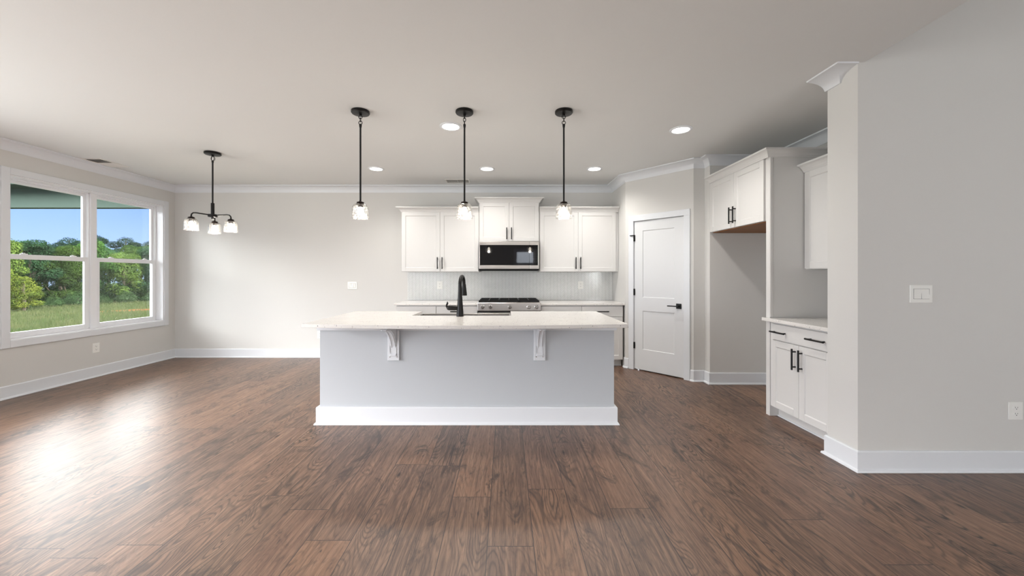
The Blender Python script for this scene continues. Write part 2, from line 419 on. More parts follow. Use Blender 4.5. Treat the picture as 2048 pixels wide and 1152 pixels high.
# ---- dining window
w = empty('window_1', (XL, WIN[0], WIN[2])); struct(w)
WY, WZ = WIN[1]-WIN[0], WIN[3]-WIN[2]; cw = .072
fr = MB().box(0, .02, -cw, 0, -cw, WZ+cw).box(0, .02, WY, WY+cw, -cw, WZ+cw).box(0, .02, 0, WY, WZ, WZ+cw).box(0, .02, 0, WY, -cw, 0)
fr.build('window_casing', M['trim'], w, .003)
fr = MB().box(-.2, .004, 0, .012, 0, WZ).box(-.2, .004, WY-.012, WY, 0, WZ).box(-.2, .004, .012, WY-.012, WZ-.012, WZ).box(-.2, .004, .012, WY-.012, 0, .012)
fr.box(-.19, -.085, WY/2-.036, WY/2+.036, .012, WZ-.012)
fr.build('window_frame', M['sash'], w, .002)
def sash(y0, y1, z0, z1, x0, st, top, bot):
    m = MB().box(x0-.03, x0, y0, y0+st, z0, z1).box(x0-.03, x0, y1-st, y1, z0, z1).box(x0-.03, x0, y0+st, y1-st, z1-top, z1).box(x0-.03, x0, y0+st, y1-st, z0, z0+bot)
    m.box(x0-.034, x0-.02, y0+st-.004, y0+st+.004, z0+bot, z1-top)
    s_ = m.build('sash', M['sash'], w, .003)
    MB().box(x0-.018, x0-.014, y0+st-.002, y1-st+.002, z0+bot-.002, z1-top+.002).build('glass_pane', M['pane'], s_)
    return s_
for (a, b) in ((.012, WY/2-.036), (WY/2+.036, WY-.012)):
    tr = MB().box(-.17, -.10, a, a+.016, .012, WZ-.012).box(-.17, -.10, b-.016, b, .012, WZ-.012).box(-.17, -.10, a, b, WZ-.03, WZ-.012).box(-.17, -.10, a, b, .012, .03)
    tr.build('window_track', M['sash'], w, .002)
    sash(a+.014, b-.014, .905, WZ-.028, -.138, .030, .034, .032)
    s2 = sash(a+.014, b-.014, .028, .935, -.104, .040, .054, .046)
    for f in (.22, .78):
        yy = a+(b-a)*f
        MB().box(-.106, -.086, yy-.03, yy+.03, .935, .945).box(-.106, -.092, yy-.012, yy+.012, .945, .953).build('sash_lock', M['sash'], s2, .002)
# ---- other windows of the room, behind the camera (plain framed openings; large rear and foyer ones added and sized for light)
def plain_window(name, axis, a0, a1, z0, z1, p, q, nm):
    r = empty(name, (0, 0, 0)); struct(r); m = MB()
    def bx(a, b, c_, e_, t0, t1):
        if axis == 'x': m.box(a, b, t0, t1, c_, e_)
        else: m.box(t0, t1, a, b, c_, e_)
    s = 1 if q > p else -1
    for (a, b, c_, e_) in ((a0-.08, a0, z0-.08, z1+.08), (a1, a1+.08, z0-.08, z1+.08), (a0, a1, z1, z1+.08), (a0, a1, z0-.08, z0)): bx(a, b, c_, e_, q, q+.02*s)
    for (a, b, c_, e_) in ((a0, a0+.05, z0, z1), (a1-.05, a1, z0, z1), (a0, a1, z1-.05, z1), (a0, a1, z0, z0+.05)): bx(a, b, c_, e_, p, p+.05*s)
    for i in range(1, nm):
        c0 = a0+(a1-a0)*i/nm; bx(c0-.04, c0+.04, z0, z1, p, p+.05*s)
    m.build('window_frame', M['sash'], r)
    return r
plain_window('window_2', 'y', *SIDE, XL-.19, XL, 3)
plain_window('window_3', 'x', *REAR[0], YR-.19, YR, 3)
plain_window('window_4', 'x', *REAR[1], YR-.19, YR, 1)
plain_window('window_5', 'x', 3.4, 4.8, .9, 2.3, YR-.19, YR, 2)


# ================================================================== KITCHEN
def shaker(w, h, th=.020, st=.060):
    return panel_door(w, h, th, st, [(0, st), (h-st, h)], -th, .007)
def bar_handle(L=.178, r=.0074, off=.032, vertical=True):
    m = MB()
    if vertical:
        m.tube([(0, -off, -L/2), (0, -off, L/2)], r)
        for z in (-L*.36, L*.36): m.tube([(0, -off, z), (0, 0, z)], r*.85)
    else:
        m.tube([(-L/2, -off, 0), (L/2, -off, 0)], r)
        for x in (-L*.36, L*.36): m.tube([(x, -off, 0), (x, 0, 0)], r*.85)
    return m
HV = bar_handle(); HH = bar_handle(vertical=False)
def add_handle(par, x, z, vertical=True, y=-.020):
    m = HV if vertical else HH
    o = m.build('handle', M['black'], par, 0, True, (x, y, z)); return o
def door_pair(root, x0, x1, z0, z1, hz, st=.058):
    mid = (x0+x1)/2
    for a, b, hx in ((x0+.002, mid-.0015, 'r'), (mid+.0015, x1-.002, 'l')):
        m = shaker(b-a, z1-z0, st=st); o = m.build('door', M['cab'], root, .0015, False, (a, 0, z0), 1)
        add_handle(o, (b-a)-.034 if hx == 'r' else .034, hz-z0)
CCROWN = [(0, -.010), (.006, -.010), (.008, .0), (.014, .006), (.022, .020), (.038, .036), (.052, .044), (.062, .046), (.066, .050), (.066, .062), (0, .062)]
def wall_cab(name, label, loc, rz, w, h, dep, doors, crown, crown_dz=0, st=.058, hz=.13):
    r = empty(name, loc, rz); tag(r, label, 'cabinet', None)
    MB().box(0, w, 0, dep, 0, h).build('body', M['cab'], r, .0015)
    for (a, b) in doors: door_pair(r, a, b, .006, h-.012, hz, st)
    mb = MB().sweep(crown, [(o_, h-.004+z) for o_, z in CCROWN])
    mb.build('crown_moulding', M['cab'], r)
    return r
UY = 5.75; UD = YB-UY-.004
G = 'white shaker wall cabinets along the back wall'
cl = wall_cab('wall_cabinet', 'white two-door shaker wall cabinet left of the microwave', (-1.580, UY, 1.366), 0, 1.171, .914, UD, [(.004, 1.166)], [(0, UD), (0, -.02), (1.171-.004, -.02)])
cr = wall_cab('wall_cabinet', 'white two-door shaker wall cabinet right of the microwave, next to the pantry wall', (.502, UY, 1.366), 0, 1.194, .914, UD, [(.010, 1.160)], [(.004, -.02), (1.192, -.02)])
cc = wall_cab('wall_cabinet', 'short raised white shaker cabinet directly above the microwave', (-.409, UY, 1.822), 0, .911, .600, UD, [(.006, .905)], [(0, UD), (0, -.02), (.911, -.02), (.911, UD)], hz=.12)

def base_cab(name, label, loc, rz, w, dep, cols, toe=.10, left_leg=0):
    """cols: list of (x0, x1, 'drawer_door' | 'pair')"""
    r = empty(name, loc, rz); tag(r, label, 'cabinet')
    MB().box(0, w, 0, dep, toe, .882).box(0, w, .075, dep, 0, toe).build('body', M['cab'], r, .0015)
    MB().box(0, w, .066, .074, 0, .012).build('toe_shoe', M['trim'], r)
    return r
def drawer(r, x0, x1, z0, z1, handles):
    m = MB().box(0, x1-x0, -.020, 0, 0, z1-z0); o = m.build('drawer', M['cab'], r, .002, False, (x0, 0, z0))
    for hx in handles: add_handle(o, hx-x0, (z1-z0)/2, False)
    return o
def single_door(r, x0, x1, z0, z1, side):
    o = shaker(x1-x0, z1-z0).build('door', M['cab'], r, .0015, False, (x0, 0, z0), 1)
    add_handle(o, x1-x0-.034 if side == 'r' else .034, z1-z0-.13); return o
BF = 5.462; BD = YB-BF-.004
for x0, x1, lab in ((-1.575, -1.001, 'white base cabinet under the far end of the back counter, leftmost of four'),
                    (-1.001, -.410, 'white base cabinet on the left side of the range'),
                    (.502, 1.082, 'white base cabinet on the right side of the range'),
                    (1.082, 1.678, 'white base cabinet in the corner beside the pantry door wall')):
    r = base_cab('base_cabinet', lab, (x0, BF, 0), 0, x1-x0, BD, None); w_ = x1-x0
    r['group'] = 'base cabinets along the back wall'
    drawer(r, .004, w_-.004, .722, .868, [w_/2]); door_pair(r, .004, w_-.004, .106, .716, .58)
# worktops on the back wall
for x0, x1, lab in ((-1.60, -.402, 'speckled white worktop left of the range'), (.492, 1.696, 'speckled white worktop right of the range')):
    tag(MB().box(0, x1-x0, 0, YB-5.42-.002, 0, .030).build('worktop', M['quartz'], None, .003, False, (x0, 5.42, .884)), lab, 'worktop', None)

# herringbone backsplash
def clip(poly, x0, x1, y0, y1):
    for ax, lim, sg in ((0, x0, 1), (0, x1, -1), (1, y0, 1), (1, y1, -1)):
        out = []
        for i in range(len(poly)):
            p, q = poly[i-1], poly[i]; dp, dq = (p[ax]-lim)*sg, (q[ax]-lim)*sg
            if dp >= 0 and dq < 0 or dp < 0 and dq >= 0:
                t = dp/(dp-dq); out.append((p[0]+(q[0]-p[0])*t, p[1]+(q[1]-p[1])*t))
            if dq >= 0: out.append(q)
        poly = out
        if not poly: break
    return poly
BX0, BX1, BZ0, BZ1 = -1.572, XS-.002, .914, 1.40
bs = empty('backsplash', (0, YB, 0)); struct(bs)
MB().box(BX0, BX1, -.006, 0, BZ0+.001, 1.45).build('grout_bed', M['grout'], bs)
tl, tw, gp = .078, .0195, .0011
tm = MB(); c45 = math.sqrt(.5)
NN = 75
for i in range(-NN, NN):
    for j in range(-32, 32):
        bx, by = i*tw + j*tl, i*tw - j*tl
        for (x0, x1, y0, y1) in ((0, tl, 0, tw), (0, tw, tw, tw+tl)):
            cx, cy = bx+(x0+x1)/2, by+(y0+y1)/2
            rx, ry = (cx-cy)*c45, (cx+cy)*c45+1.15
            if not (BX0-.06 < rx < BX1+.06 and BZ0-.06 < ry < BZ1+.1): continue
            q = [(bx+x0+gp, by+y0+gp), (bx+x1-gp, by+y0+gp), (bx+x1-gp, by+y1-gp), (bx+x0+gp, by+y1-gp)]
            q = [((a-b)*c45, (a+b)*c45+1.15) for a, b in q]
            cpx = sum(p[0] for p in q)/4; cpz = sum(p[1] for p in q)/4
            inn = [(cpx+(a-cpx)*(1-.0022/.039) - 0, b) for a, b in q]
            # inner (raised) outline, inset evenly from all four edges
            e1 = (q[1][0]-q[0][0], q[1][1]-q[0][1]); e2 = (q[3][0]-q[0][0], q[3][1]-q[0][1])
            l1 = math.hypot(*e1); l2 = math.hypot(*e2); k = .0022
            u1 = (e1[0]/l1*k, e1[1]/l1*k); u2 = (e2[0]/l2*k, e2[1]/l2*k)
            inn = [(q[0][0]+u1[0]+u2[0], q[0][1]+u1[1]+u2[1]), (q[1][0]-u1[0]+u2[0], q[1][1]-u1[1]+u2[1]), (q[2][0]-u1[0]-u2[0], q[2][1]-u1[1]-u2[1]), (q[3][0]+u1[0]-u2[0], q[3][1]+u1[1]-u2[1])]
            A = clip(q, BX0, BX1, BZ0+.002, 1.45); B = clip(inn, BX0, BX1, BZ0+.002, 1.45)
            if len(A) < 3: continue
            ty = random.uniform(-.0006, .0006)
            if len(A) == 4 and len(B) == 4:
                n = len(tm.v); tm.v += [(a, -.0065, b) for a, b in A] + [(a, -.0095+ty, b) for a, b in B]
                tm.f += [(n+4, n+5, n+6, n+7)] + [(n+k_, n+(k_+1) % 4, n+4+(k_+1) % 4, n+4+k_) for k_ in range(4)]
            else:
                n = len(tm.v); kk = len(A); tm.v += [(a, -.0085+ty, b) for a, b in A]; tm.f.append(tuple(range(n, n+kk)))
me = bpy.data.meshes.new('herringbone_tiles'); me.from_pydata(tm.v, [], tm.f); me.materials.append(M['tile'])
o = bpy.data.objects.new('herringbone_tiles', me); COL.objects.link(o); o.parent = bs

# ---- right-hand side: refrigerator surround, side cabinets
fc = empty('refrigerator_cabinet', (2.47, 4.576, 1.824), -PI/2)
tag(fc, 'white cabinet bridging the empty refrigerator alcove, with tall end panel to the floor', 'cabinet')
FW = 4.576-3.602
MB().box(0, FW, 0, XR-2.47-.004, .004, .604).build('body', M['cab'], fc, .0015)
MB().box(.004, FW-.002, .022, XR-2.47-.01, -.004, .0035).build('underside', M['raw'], fc)['label'] = 'bare brown plywood underside'
door_pair(fc, .010, FW-.012, .004, .590, .135)
ep = MB().box(FW+.001, FW+.052, -.006, XR-2.47-.004, -1.824, .604).box(FW+.0515, FW+.058, -.004, .020, -.90, .600)
ep.build('end_panel', M['cab'], fc, .002)
MB().sweep([(.002, -.02), (FW+.052, -.02), (FW+.052, XR-2.47-.004)], [(o_, .600+z) for o_, z in CCROWN]).build('crown_moulding', M['cab'], fc)

SF = 3.548-SY2-.003
sb = base_cab('base_cabinet', 'white base cabinet with one wide drawer, against the end panel at the near wall', (2.47, 3.547, 0), -PI/2, SF, XR-2.47-.004, None)
drawer(sb, .034, .034+.664, .728, .868, [.148, .560])
door_pair(sb, .034, .034+.664, .108, .720, .60)
cm = MB().poly_prism([(2.425, SY2+.002), (XR-.002, SY2+.002), (XR-.002, 3.547), (2.460, 3.547), (2.460, 3.606), (2.425, 3.606)], 'z', .884, .914)
tag(cm.build('worktop', M['quartz'], None, .003), 'short speckled white worktop against the tall end panel, behind the near wall stub', 'worktop')
su = wall_cab('wall_cabinet', 'white wall cabinet above the short side worktop, partly behind the near wall', (2.80, 3.547, 1.368), -PI/2, SF, .914, XR-2.80-.004, [(.006, SF-.03)], [(.002, -.02), (SF-.002, -.02)])

# ---- island
isl = empty('kitchen_island', (-.345, 3.36, 0))
tag(isl, 'long pale grey-white kitchen island with two overhang brackets, centre of the room', 'island')
IX0, IX1 = -1.646+.345, .956+.345; IY = .84
SKX0, SKX1 = -.932+.345, .050+.345
ib = MB().box(IX0, IX1, 0, .05, 0, .882).box(IX0, IX0+.03, .05, IY, 0, .882).box(IX1-.03, IX1, .05, IY, 0, .882).box(IX0+.03, IX1-.03, .05, IY-.06, .0, .12)
ib.box(IX0+.03, SKX0-.01, IY-.04, IY, .12, .882).box(SKX1+.01, IX1-.03, IY-.04, IY, .12, .882).box(SKX0-.01, SKX1+.01, IY-.04, IY, .12, .62)
ib.build('body', M['island'], isl, .002)
IP = [(IX0, IY), (IX0, 0), (IX1, 0), (IX1, IY)]
IB = [(0, 0), (.038, 0), (.038, .006), (.034, .014), (.026, .018), (.024, .022), (.024, .146), (.020, .154), (0, .154)]
MB().sweep(IP, IB).build('baseboard', M['trim'], isl, .001)
MB().sweep(IP, [(0, .826), (.016, .826), (.018, .832), (.018, .882), (0, .882)]).build('top_trim', M['trim'], isl)
for a, b in ((IX0+.035, SKX0-.02), (SKX1+.02, (SKX1+IX1)/2), ((SKX1+IX1)/2+.004, IX1-.035)):
    r_ = shaker(b-a, .74); 
    o = r_.build('door', M['cab'], isl, .0015); o.rotation_euler.z = PI; o.location = (b, IY, .13)
for a, b in ((SKX0, (SKX0+SKX1)/2-.002), ((SKX0+SKX1)/2+.002, SKX1)):
    o = shaker(b-a, .47).build('door', M['cab'], isl, .0015); o.rotation_euler.z = PI; o.location = (b, IY, .13)
def bracket(cx):
    pl = MB().box(-.051, .051, -.022, 0, .563, .880)
    b = pl.build('bracket', M['trim'], isl, .003, False, (cx, 0, 0))
    # arm: a concave sweep from the front tip under the worktop down to the plate
    prof = []
    for i in range(15):
        t = i/14; a = t*PI/2
        y = -.250*(1-math.sin(a)**.9) - .030*(1-t); z = .866 - .225*(1-math.cos(a))**.9
        prof.append((y-.012, z))
    prof += [(-.034, .615), (-.030, .600), (-.020, .598), (-.020, .880), (-.270, .880), (-.280, .874)]
    arm = MB().poly_prism(prof, 'x', -.029, .029).build('bracket_arm', M['trim'], b, .004)
    ins = [(y*.985-.0055 if i < 15 else y, z) for i, (y, z) in enumerate(prof[:15])]
    bead = MB()
    for sx in (-.016, .016): bead.tube([(sx, y-.001, z) for y, z in prof[:15]], .0042, 8)
    bead.build('bead', M['trim'], b, 0, True)
    for sx in (-.030, .030):
        MB().lathe([(0, -.006), (.005, -.005), (.0065, 0)], (sx, -.022, .597), 14, 'y').build('screw', M['chrome'], b, 0, True)
    return b
bracket(-.99+.345); bracket(.296+.345)

def arc_front(x): 
    t = (x-(-1.672))/(1.0+1.672)*2-1
    return 3.012+.088*t*t
pts = [(-1.672+2.672*i/40, arc_front(-1.672+2.672*i/40)) for i in range(41)]
pts += [(1.0, 4.215), (.050, 4.215), (.050, 3.752), (-.932, 3.752), (-.932, 4.215), (-1.672, 4.215)]
tag(MB().poly_prism(pts, 'z', .884, .914).build('island_worktop', M['quartz'], None, .003), 'large speckled white worktop with a bowed front edge on the island', 'worktop')

sk = empty('apron_sink', (-.441, 3.99, .884)); tag(sk, 'stainless steel farmhouse sink set into the island worktop behind the faucet', 'sink')
x0, x1, y0, y1 = -.489, .489, -.236, .258
m = MB().box(x0, x0+.014, y0, y1, -.235, .002).box(x1-.014, x1, y0, y1, -.235, .002).box(x0+.014, x1-.014, y0, y0+.014, -.235, .002).box(x0+.014, x1-.014, y1-.028, y1, -.235, .002).box(x0+.014, x1-.014, y0+.014, y1-.028, -.235, -.222)
m.build('basin', M['steel'], sk, .004, False)
MB().lathe([(0, -.219), (.045, -.219), (.048, -.221)], (0, 0, 0), 24).build('drain', M['chrome'], sk, 0, True)

fa = empty('kitchen_faucet', (-.4455, 3.685, .914)); tag(fa, 'matte black pull-down faucet with side lever on the island', 'faucet')
MB().lathe([(0, 0), (.036, 0), (.0365, .006), (.035, .012), (.031, .07), (.026, .13), (.0215, .19), (.019, .25), (.018, .30), (0, .30)], seg=28).build('faucet_body', M['black'], fa, 0, True)
pth = [(0, 0, .28)]
for i in range(17):
    a = PI*i/16; pth.append((.011*(1-math.cos(a))/2*1.6, .092*(1-math.cos(a)), .305+.083*math.sin(a)))
pth.append((.0185, .186, .285))
MB().tube(pth, [.0175]*8+[.017]*(len(pth)-8), 18).build('spout', M['black'], fa, 0, True)
MB().lathe([(0, 0), (.028, 0), (.0295, .006), (.0275, .03), (.021, .085), (.018, .115), (0, .115)], (.0188, .187, .192), 24).build('spray_head', M['black'], fa, 0, True)
MB().lathe([(0, -.118), (.014, -.117), (.021, -.108), (.024, -.095), (.0245, -.06), (.026, -.04), (.023, -.02), (.020, 0)], (-.010, 0, .082), 24, 'x').build('valve_barrel', M['black'], fa, 0, True)
MB().tube([(-.105, 0, .078), (-.124, -.002, .084), (-.131, -.004, .100), (-.127, -.005, .116), (-.120, -.004, .128), (-.123, -.004, .142)], [.011, .010, .009, .0095, .009, .004], 14).build('lever', M['black'], fa, 0, True)

# ---- range
rg = empty('gas_range', (.045, 5.355, 0)); tag(rg, 'stainless steel gas range with five knobs between the back worktops', 'range')
hw = .444
MB().box(-hw, hw, .03, YB-5.355-.012, .06, .905).build('range_body', M['steel'], rg, .003)
m = MB().poly_prism([(-.006, .812), (.03, .812), (.06, .928), (.012, .930), (.002, .922)], 'x', -hw-.004, hw+.004)
cp = m.build('control_panel', M['steel'], rg, .004)
for kx in (-.377, -.266, .008, .276, .385):
    kb = MB().lathe([(.031, -.004), (.030, -.010), (.024, -.014), (.0225, -.040), (.019, -.046), (0, -.046)], (kx, 0, .868), 26, 'y')
    kb = kb.build('knob', M['chrome'], rg, 0, True)
    MB().box(kx-.003, kx+.003, -.050, -.044, .868, .890).build('pointer', M['steel'], kb)
MB().box(-hw, hw, .05, YB-5.355-.012, .905, .930).build('cooktop', M['iron'], rg, .004)
for k in range(3):
    a = -hw+.012+k*(2*hw-.024)/3; b = a+(2*hw-.024)/3-.006; g = MB(); t_ = .011; y0, y1 = .050, .655
    g.box(a, b, y0, y0+t_, .936, .956).box(a, b, y1-t_, y1, .936, .956).box(a, a+t_, y0, y1, .936, .956).box(b-t_, b, y0, y1, .936, .956)
    g.box((a+b)/2-t_/2, (a+b)/2+t_/2, y0, y1, .938, .956)
    for yy in (.20, .35, .50): g.box(a, b, yy-t_/2, yy+t_/2, .938, .956)
    for xx in (a+.002, b-.016):
        for yy in (y0, y1-.014): g.box(xx, xx+.014, yy, yy+.014, .929, .94)
    g.build('grate', M['iron'], rg, .002)
    for yy in (.20, .50): MB().lathe([(.05, .929), (.05, .937), (.035, .942), (0, .943)], ((a+b)/2, yy, 0), 20).build('burner', M['iron'], rg, 0, True)
od = MB().box(-hw+.003, hw-.003, -.012, .03, .20, .786).build('oven_door', M['steel'], rg, .004)
MB().box(-.30, .30, -.0135, -.0115, .30, .62).build('oven_window', M['bglass'], od)
MB().tube([(-.38, -.055, .735), (.38, -.055, .735)], .012).tube([(-.35, -.055, .735), (-.35, -.012, .735)], .009).tube([(.35, -.055, .735), (.35, -.012, .735)], .009).build('oven_handle', M['steel'], od, 0, True)
MB().box(-hw+.003, hw-.003, -.006, .03, .065, .195).build('storage_drawer', M['steel'], rg, .003)
MB().box(-hw+.001, hw-.001, .004, .03, .787, .811).build('vent_gap', M['dark'], rg)

# ---- microwave
mw = empty('microwave', (.045, 5.655, 1.384)); tag(mw, 'stainless over-the-range microwave with black glass front', 'microwave')
hw = .447; T = .436
MB().box(-hw, hw, .012, YB-5.655-.012, .004, T).build('microwave_body', M['dark'], mw, .003)
sx = .302
m = MB().box(-hw, sx-.0015, -.012, .012, T-.058, T-.002).box(-hw, sx-.0015, -.012, .012, .024, .078).box(-hw, -hw+.016, -.012, .012, .078, T-.058)
dr = m.build('microwave_door', M['steel'], mw, .003)
MB().box(-hw+.016, sx-.0015, -.009, .010, .078, T-.058).build('door_glass', M['bglass'], dr)
m = MB().box(sx+.0015, hw, -.012, .012, T-.058, T-.002).box(sx+.0015, hw, -.012, .012, .024, .078).box(hw-.018, hw, -.012, .012, .078, T-.058)
cp = m.build('control_frame', M['steel'], mw, .003)
MB().box(sx+.0015, hw-.018, -.009, .010, .078, T-.058).build('control_glass', M['bglass'], cp)
M['mark'] = simple('grey_print', '#6e6b68', .5); M['logo'] = simple('dark_print', '#57504a', .5)
key0 = MB().box(0, .008, -.0096, -.009, 0, .003).build('key', M['mark'], cp)
for i in range(3):
    for j in range(9):
        k_ = key0 if i == j == 0 else key0.copy()
        if k_ is not key0: COL.objects.link(k_)
        k_.parent = cp; k_.location = (sx+.050+i*.024, 0, .110+j*.024)
# small maker's lettering, too small to be read in the photograph: a row of dark strokes
lg = MB(); xx = -hw+.020
for k, wd in enumerate((.006, .003, .006, .006, .007, .006, .006, .007, .003, .006)):
    lg.box(xx, xx+.0022, -.0126, -.0118, T-.040, T-.031); lg.box(xx, xx+wd, -.0126, -.0118, T-.040, T-.038 if k % 2 else T-.0385)
    if k % 3 != 1: lg.box(xx, xx+wd, -.0126, -.0118, T-.033, T-.031)
    xx += wd+.0032
lg.build('maker_lettering', M['logo'], dr)
MB().box(-hw+.01, hw-.01, .0, .36, -.002, .004).build('microwave_underside', M['dark'], mw)

# ================================================================== LAMPS
def shade_prof(a=1, k=1):
    o_ = [(.030, .112), (.045, .110), (.057, .104), (.065, .092), (.069, .076), (.070, .050), (.0705, .008), (.0735, .003), (.0735, 0)]
    i_ = [(.0690, 0), (.0680, .008), (.0675, .050), (.0665, .075), (.063, .089), (.0555, .1005), (.044, .1065), (.030, .1085)]
    return [(r*a, z*k) for r, z in o_ + i_]
def lamp_head(root, c, a=1.0, k=1.0):
    """cap, glass shade and bulb; c is the centre of the shade's open bottom"""
    t = .112*k
    MB().lathe([(0, t+.030), (.008, t+.028), (.012, t+.020), (.030, t+.014), (.032, t), (.038, t-.002), (.0385, t-.008), (.026, t-.009), (.022, t-.012), (.020, t-.030), (0, t-.030)], c, 28).build('shade_cap', M['bronze'], root, 0, True)
    MB().lathe(shade_prof(a, k), c, 40).build('glass_shade', M['seeded'], root, 0, True)
    MB().lathe([(.010, t-.026), (.013, t-.034), (.020, t-.048), (.0255, t-.064), (.0245, t-.080), (.016, t-.092), (0, t-.097)], c, 20).build('bulb', M['bulb'], root, 0, True)
    l = bpy.data.lights.new('bulb_light', 'POINT'); l.energy = PEND_W; l.color = (1, .89, .77); l.shadow_soft_size = .02
    lo = bpy.data.objects.new('bulb_light', l); COL.objects.link(lo); lo.parent = root; lo.location = (c[0], c[1], c[2]+.006)
def ring(m, c, r, t, ax, zs=1):
    pts = []
    for k in range(18):
        a = 2*PI*k/18
        p = (r*math.cos(a), 0, r*zs*math.sin(a)) if ax == 'x' else (0, r*math.cos(a), r*zs*math.sin(a))
        pts.append((c[0]+p[0], c[1]+p[1], c[2]+p[2]))
    m.tube(pts, t, 8, True)
def pendant(x, y, label, turn):
    r = empty('pendant_lamp', (x, y, H-.002)); tag(r, label, 'lamp', 'pendant lamps over the island')
    cn = MB().lathe([(0, 0), (.075, 0), (.077, -.004), (.077, -.018), (.072, -.024), (.030, -.028), (.012, -.030), (.012, -.044), (0, -.044)], seg=36)
    cn.build('canopy', M['black'], r, 0, True)
    ch = MB(); ax = ('x', 'y') if turn else ('y', 'x')
    ring(ch, (0, 0, -.052), .015, .0032, ax[0], 1.0); ring(ch, (0, 0, -.076), .0105, .003, ax[1], 1.7); ring(ch, (0, 0, -.102), .015, .0032, ax[0], 1.0)
    ch.build('chain', M['black'], r, 0, True)
    MB().lathe([(0, -.112), (.010, -.114), (.012, -.122), (.010, -.140), (.0078, -.146), (.0078, -.785), (0, -.785)], seg=16).build('rod', M['black'], r, 0, True)
    lamp_head(r, (0, 0, -.931), .98, 1.12)
    return r
pendant(-1.264, 3.30, 'black pendant lamp over the island, the one nearest the dining window', True)
pendant(-.3605, 3.30, 'black pendant lamp over the island, the middle one, just left of the microwave', False)
pendant(.502, 3.30, 'black pendant lamp over the island, the one nearest the pantry door', True)

ch = empty('chandelier', (-3.412, 4.42, H-.002)); tag(ch, 'black three-arm chandelier with seeded glass shades in the dining corner', 'chandelier')
MB().lathe([(0, 0), (.082, 0), (.084, -.004), (.084, -.018), (.078, -.024), (.03, -.027), (.012, -.03), (.012, -.045), (0, -.045)], seg=36).build('canopy', M['black'], ch, 0, True)
m = MB(); ring(m, (0, 0, -.068), .018, .0035, 'x', 1.35); ring(m, (.008, 0, -.070), .021, .002, 'x', 1.3); m.build('chain_link', M['black'], ch, 0, True)
MB().lathe([(0, -.092), (.011, -.094), (.011, -.112), (.0085, -.118), (.0085, -.59), (0, -.59)], seg=16).build('rod', M['black'], ch, 0, True)
MB().lathe([(0, -.585), (.017, -.587), (.018, -.59), (.018, -.715), (.046, -.718), (.047, -.745), (.040, -.750), (.016, -.752), (.013, -.772), (0, -.775)], seg=28).build('hub', M['black'], ch, 0, True)
for ang in (122, 242, 2):
    a = math.radians(ang); ca, sa = math.cos(a), math.sin(a); R = .207
    pts = [(ca*q, sa*q, z) for q, z in ((.03, -.728), (R-.045, -.722), (R-.018, -.726), (R-.004, -.740), (R, -.752), (R, -.764))]
    MB().tube(pts, .0075, 12).build('arm', M['black'], ch, 0, True)
    lamp_head(ch, (ca*R, sa*R, -.922), .95, 1.17)

def downlight(x, y, label):
    z = H-.002 if y < 3.3 else H
    r = empty('recessed_light', (x, y, z)); tag(r, label, 'light', 'recessed ceiling lights over the kitchen')
    MB().lathe([(.105, 0), (.105, -.004), (.098, -.008), (.084, -.010), (.078, -.006), (.076, -.0005)], seg=40).build('trim_ring', M['trim'], r, 0, True)
    MB().lathe([(.0775, -.006), (.05, -.0065), (0, -.007)], seg=40).build('lens', M['led'], r, 0, True)
    l = bpy.data.lights.new('downlight_lamp', 'SPOT'); l.energy = LED_W*6; l.spot_size = math.radians(150); l.spot_blend = .9; l.color = (1, .96, .91); l.shadow_soft_size = .07
    lo = bpy.data.objects.new('downlight_lamp', l); COL.objects.link(lo); lo.parent = r; lo.location = (0, 0, -.03)
downlight(-.53, 3.64, 'bright round recessed light just left of the middle pendant canopy')
downlight(1.713, 3.725, 'bright round recessed light nearest the refrigerator cabinet')
for x, l_ in ((-1.738, 'round recessed light beside the rod of the pendant nearest the window'), (-.254, 'round recessed light above the cabinet over the microwave'), (1.183, 'round recessed light above the right wall cabinet')):
    downlight(x, 5.085, l_)

# ================================================================== PLATES AND VENTS
def outlet(loc, rz, label, w=.083, h=.122, s=1):
    r = empty('electrical_outlet', loc, rz); tag(r, label, 'outlet')
    MB().box(-w/2, w/2, -.006, 0, -h/2, h/2).build('cover_plate', M['plate'], r, .003)
    for z in (.0205, -.0205):
        k = MB().poly_prism([(.0175*math.cos(a)*s, max(-.0125, min(.0125, .0175*math.sin(a)))+z) for a in [2*PI*i/28 for i in range(28)]], 'y', -.0085, -.005).build('receptacle', M['plate'], r, .0008)
        m = MB().box(-.0085, -.0062, -.0089, -.0084, z-.001, z+.008).box(.0062, .0085, -.0089, -.0084, z, z+.007)
        m.lathe([(.003, -.0084), (.003, -.0089), (0, -.0089)], (0, 0, z-.0075), 12, 'y').build('slots', M['slot'], k)
    return r
def switch(loc, rz, label, n, w, h=.119):
    r = empty('light_switch', loc, rz); tag(r, label, 'switch')
    MB().box(-w/2, w/2, -.007, 0, -h/2, h/2).build('cover_plate', M['plate'], r, .003)
    iw = w-.045 if n > 1 else .034; st = iw/n
    MB().box(-iw/2-.0012, iw/2+.0012, -.0073, -.0065, -.0345, .0345).build('rocker_gap_shade', M['duct'], r)  # grey sheet on the plate, painted shade of the recess round the rockers
    for i in range(n):
        a = -iw/2+i*st
        q = 1 if i % 2 else -1
        m = MB().poly_prism([(-.006, -.033), (-.0075-(.005 if q > 0 else 0), -.033), (-.0085, 0), (-.0075-(.005 if q < 0 else 0), .033), (-.006, .033)], 'x', a+.001, a+st-.001)
        m.build('rocker', M['plate'], r, .0008)
    return r
outlet((XL+.0, 4.91, .376), PI/2, 'white outlet low on the wall under the dining window')
outlet((3.408, SY, .405), 0, 'white outlet low on the near grey wall, at the frame edge', .096, .120, 1.15)
outlet((-1.058, YB-.0095, 1.157), 0, 'white outlet on the herringbone backsplash left of the range')
